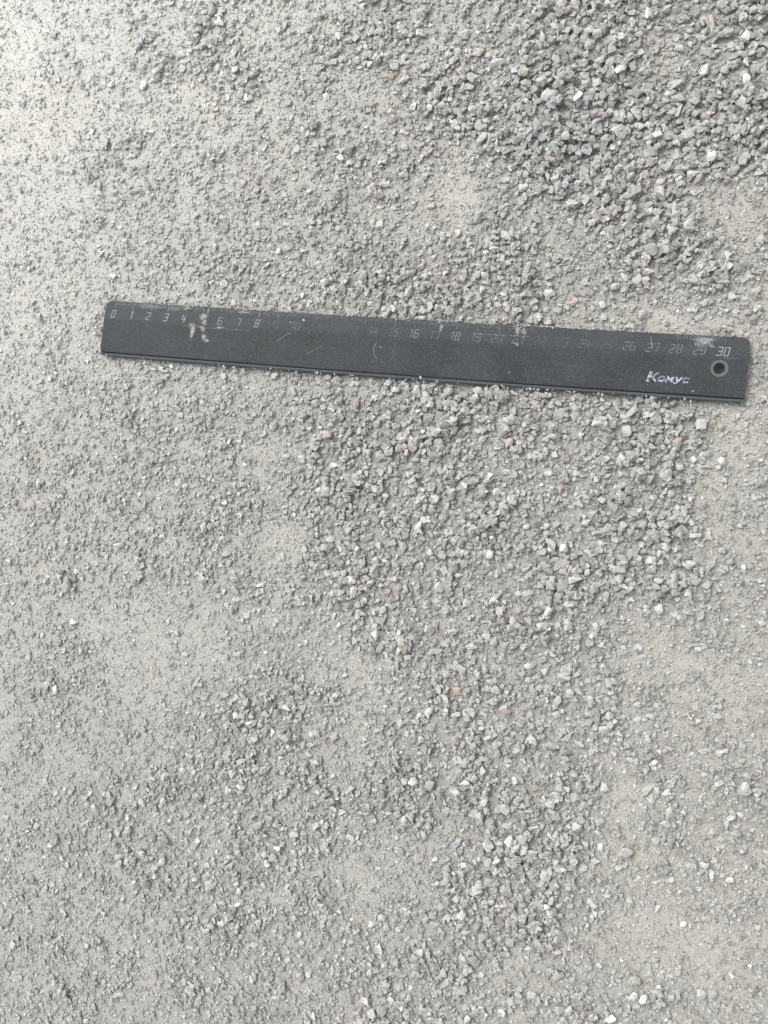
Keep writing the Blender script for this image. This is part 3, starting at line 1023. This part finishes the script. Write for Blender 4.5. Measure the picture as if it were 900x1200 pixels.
def smear(polys, cov, label):
    """each patch thins out from its middle to its rim"""
    if not isinstance(cov, (list, tuple)):
        cov = [cov] * len(polys)
    verts, faces, cv = [], [], []
    for q, (p, c) in enumerate(zip(polys, cov)):
        p = [(s, min(max(t, 0.2), 26.4)) for s, t in p]
        ms, mt = sum(a for a, _ in p) / len(p), sum(b for _, b in p) / len(p)
        base = len(verts)
        verts.append((ms, mt)); cv.append(c * 1.25)
        for k, kc in ((0.65, 1.05), (1.25, 0.0)):
            for (a, b) in p:
                verts.append((ms + (a - ms) * k, min(max(mt + (b - mt) * k, 0.15), 26.5))); cv.append(c * kc)
        m = len(p)
        for i in range(m):
            j = (i + 1) % m
            faces.append((base, base + 1 + i, base + 1 + j))
            faces.append((base + 1 + i, base + 1 + m + i, base + 1 + m + j, base + 1 + j))
    lift = 0.055 + 0.004 * len([ob for ob in ruler.children if ob.name.startswith('dust_smear')])
    me = bpy.data.meshes.new('dust_smear')
    me.from_pydata([(a * MM, -(b + sag(a)) * MM, (float(top_h(b)) + lift) * MM) for a, b in verts], [], faces)
    at = me.attributes.new('cover', 'FLOAT', 'POINT')
    at.data.foreach_set('value', np.array(cv, dtype=np.float32))
    me.flip_normals()
    o = link('dust_smear', me, M_DUST, ruler)
    o['label'] = label
    return o


smear([blob(45.2, 13.0, 1.3, 4.2, 0.05), blob(44.2, 10.0, 2.2, 1.2), blob(49.0, 10.6, 3.0, 0.7, 0.1), blob(50.8, 11.6, 1.2, 1.7)], [0.58, 0.5, 0.36, 0.5], 'pale T shaped smear below the 4 and 5')
smear([blob(51.8, 15.6, 1.5, 1.6), blob(53.0, 17.0, 1.6, 1.2)], [0.62, 0.58], 'small pale dab under the 5')
smear([blob(50.2, 5.0, 2.4, 1.7), blob(51.2, 8.0, 1.5, 1.6), blob(52.2, 2.4, 0.9, 1.8)], [0.55, 0.55, 0.42], 'chalky smudge over the 5')
smear([blob(59.8, 10.3, 2.2, 0.6, -0.1)], 0.58, 'short pale dash below the 6')
smear([blob(291.0, 2.6, 5.0, 1.8, 0.05), blob(294.5, 4.6, 1.8, 0.9, 0.4), blob(289, 4.2, 2.6, 0.8)], [0.50, 0.42, 0.42], 'dusty patch among the lines above the 29')
smear([blob(71.5, 1.4, 3.2, 1.0)], 0.52, 'dust on the scale edge above the 7')
smear([blob(41.0, 0.9, 2.2, 0.7), blob(20, 1.8, 9.0, 1.3), blob(33, 2.2, 4.0, 1.2)], [0.55, 0.30, 0.3], 'dust on the scale edge near the 4')
smear([blob(208.5, 2.2, 1.2, 2.4), blob(211.5, 2.8, 1.5, 1.6), blob(208.5, 8.6, 1.3, 0.8)], [0.55, 0.5, 0.42], 'dust trail on the scale edge at the 21')
smear([blob(172.5, 3.2, 0.9, 2.2)], 0.5, 'dust fleck above the 17')
# scratches
SCR = [([(91.0, 15.4), (94.0, 12.8), (98.0, 10.4)], .5, .38), ([(107.5, 20.2), (111, 17.8), (114.5, 16.0)], .6, .32), ([(268.2, 2.2), (269.0, 5.0), (269.4, 7.6)], .25, .62),
       ([(300, 9.8), (306, 9.7)], .3, .4), ([(40, 10.2), (52, 10.9), (60, 10.8), (76, 10.7)], .25, .42), ([(16.6, 9.8), (22, 13.4)], .35, .32),
       ([(188, 5.4), (199, 5.1), (214, 5.0)], .18, .5), ([(232, 17.5), (246, 16.9)], .3, .22), ([(120, 8), (133, 7.6)], .25, .22), ([(64, 19), (70, 15.5)], .3, .25)]
for pts, w, c in SCR:
    overlay('scratch', stroke(pts, w), M_DUST, c, None, 0.05)
overlay('scratch', stroke(arc(RING_S, RING_T, 5.55, 5.55, 130, 215, 14), 0.34), M_DUST, 0.52, 'pale crescent on the left of the moulded ring', 0.075)
overlay('scratch', stroke(arc(RING_S, RING_T, 5.55, 5.55, 215, 490, 30), 0.25), M_DUST, 0.30, 'faint scuffed circle following the moulded ring', 0.075)
link_flecks = []
flecks = [(103.5, 3.6, .62, .98), (144.0, 14.5, .35, .8), (150.2, 16.2, .25, .6), (209.2, 9.4, .4, .85), (288.5, 25.3, .45, .7), (207, 22.2, .5, .5), (34, 21.5, .35, .5),
          (214.4, 20.6, .3, .5), (97, 5.1, .5, .4), (240, 22, .2, .5), (132, 12, .2, .5), (165, 20, .2, .5), (75, 22, .25, .5)]
for s, t, r, c in flecks:
    overlay('dust_fleck', [blob(s, t, r, r * 0.9, 0, 10)], M_DUST, c, None, 0.055)

# grit spilled over the scale edge and along the lower lip
ns = []
def spill(s0, spread, t0, tspread, count, size):
    for _ in range(count):
        s = random.gauss(s0, spread)
        t = t0 + abs(random.gauss(0, tspread))
        ns.append((s, t, size * math.exp(random.gauss(0, 0.3))))
spill(41.2, 1.2, -0.8, 1.2, 46, 0.75)
spill(71.5, 2.4, -0.8, 1.0, 60, 0.7)
spill(209.5, 1.6, -0.8, 1.1, 30, 0.65)
spill(172, 1.2, -0.8, 0.9, 20, 0.65)
spill(20, 12, -0.7, 0.5, 70, 0.6)
spill(100, 40, -0.7, 0.45, 160, 0.65)
spill(200, 50, -0.7, 0.45, 190, 0.75)
spill(155, 3, -0.7, 0.9, 30, 0.7)
spill(285, 14, -0.7, 0.5, 60, 0.65)
for _ in range(70):
    ns.append((random.uniform(R_S0, R_S1), RW + 0.9 + abs(random.gauss(0, 0.5)), 0.8 * math.exp(random.gauss(0, 0.35))))
for _ in range(16):
    ns.append((random.uniform(60, 300), RW + 1.3 + abs(random.gauss(0, 0.4)), random.uniform(1.3, 2.1)))
for _ in range(60):
    ns.append((random.uniform(0, 305), random.uniform(1, 26), 0.28 * math.exp(random.gauss(0, 0.3))))
S_, T_, L_ = (np.array([q[i] for q in ns]) for i in range(3))
X_, Y_ = st_to_world(S_, T_ + sag(S_))
tp = np.where(T_ < 26.9, top_h(np.clip(T_, 0, 26.9)), 1.5)
Z_ = RZ + np.where(T_ < 0, 0.6, tp) * MM + 0.25 * L_ * MM
k = len(ns)
g_ = 0.45 * np.exp(rng.normal(0, 0.2, k))
me = merge('spilled_grit', GRAIN_SHAPES, rng.integers(0, len(GRAIN_SHAPES), k), np.stack([X_, Y_, Z_], -1),
           np.stack([L_, L_ * 0.8, L_ * 0.6], -1) * MM, rot_mats(rng.uniform(0, 6.28, k), rng.normal(0, 0.4, k), rng.normal(0, 0.4, k)),
           np.clip(0.8 * g_[:, None] * np.array([1.0, 0.99, 0.95]), 0, 0.7))
o = link('spilled_grit', me, M_CHIP)
o['kind'], o['label'], o['category'] = 'stuff', 'pale grit spilled along and over the edges of the ruler', 'sand'
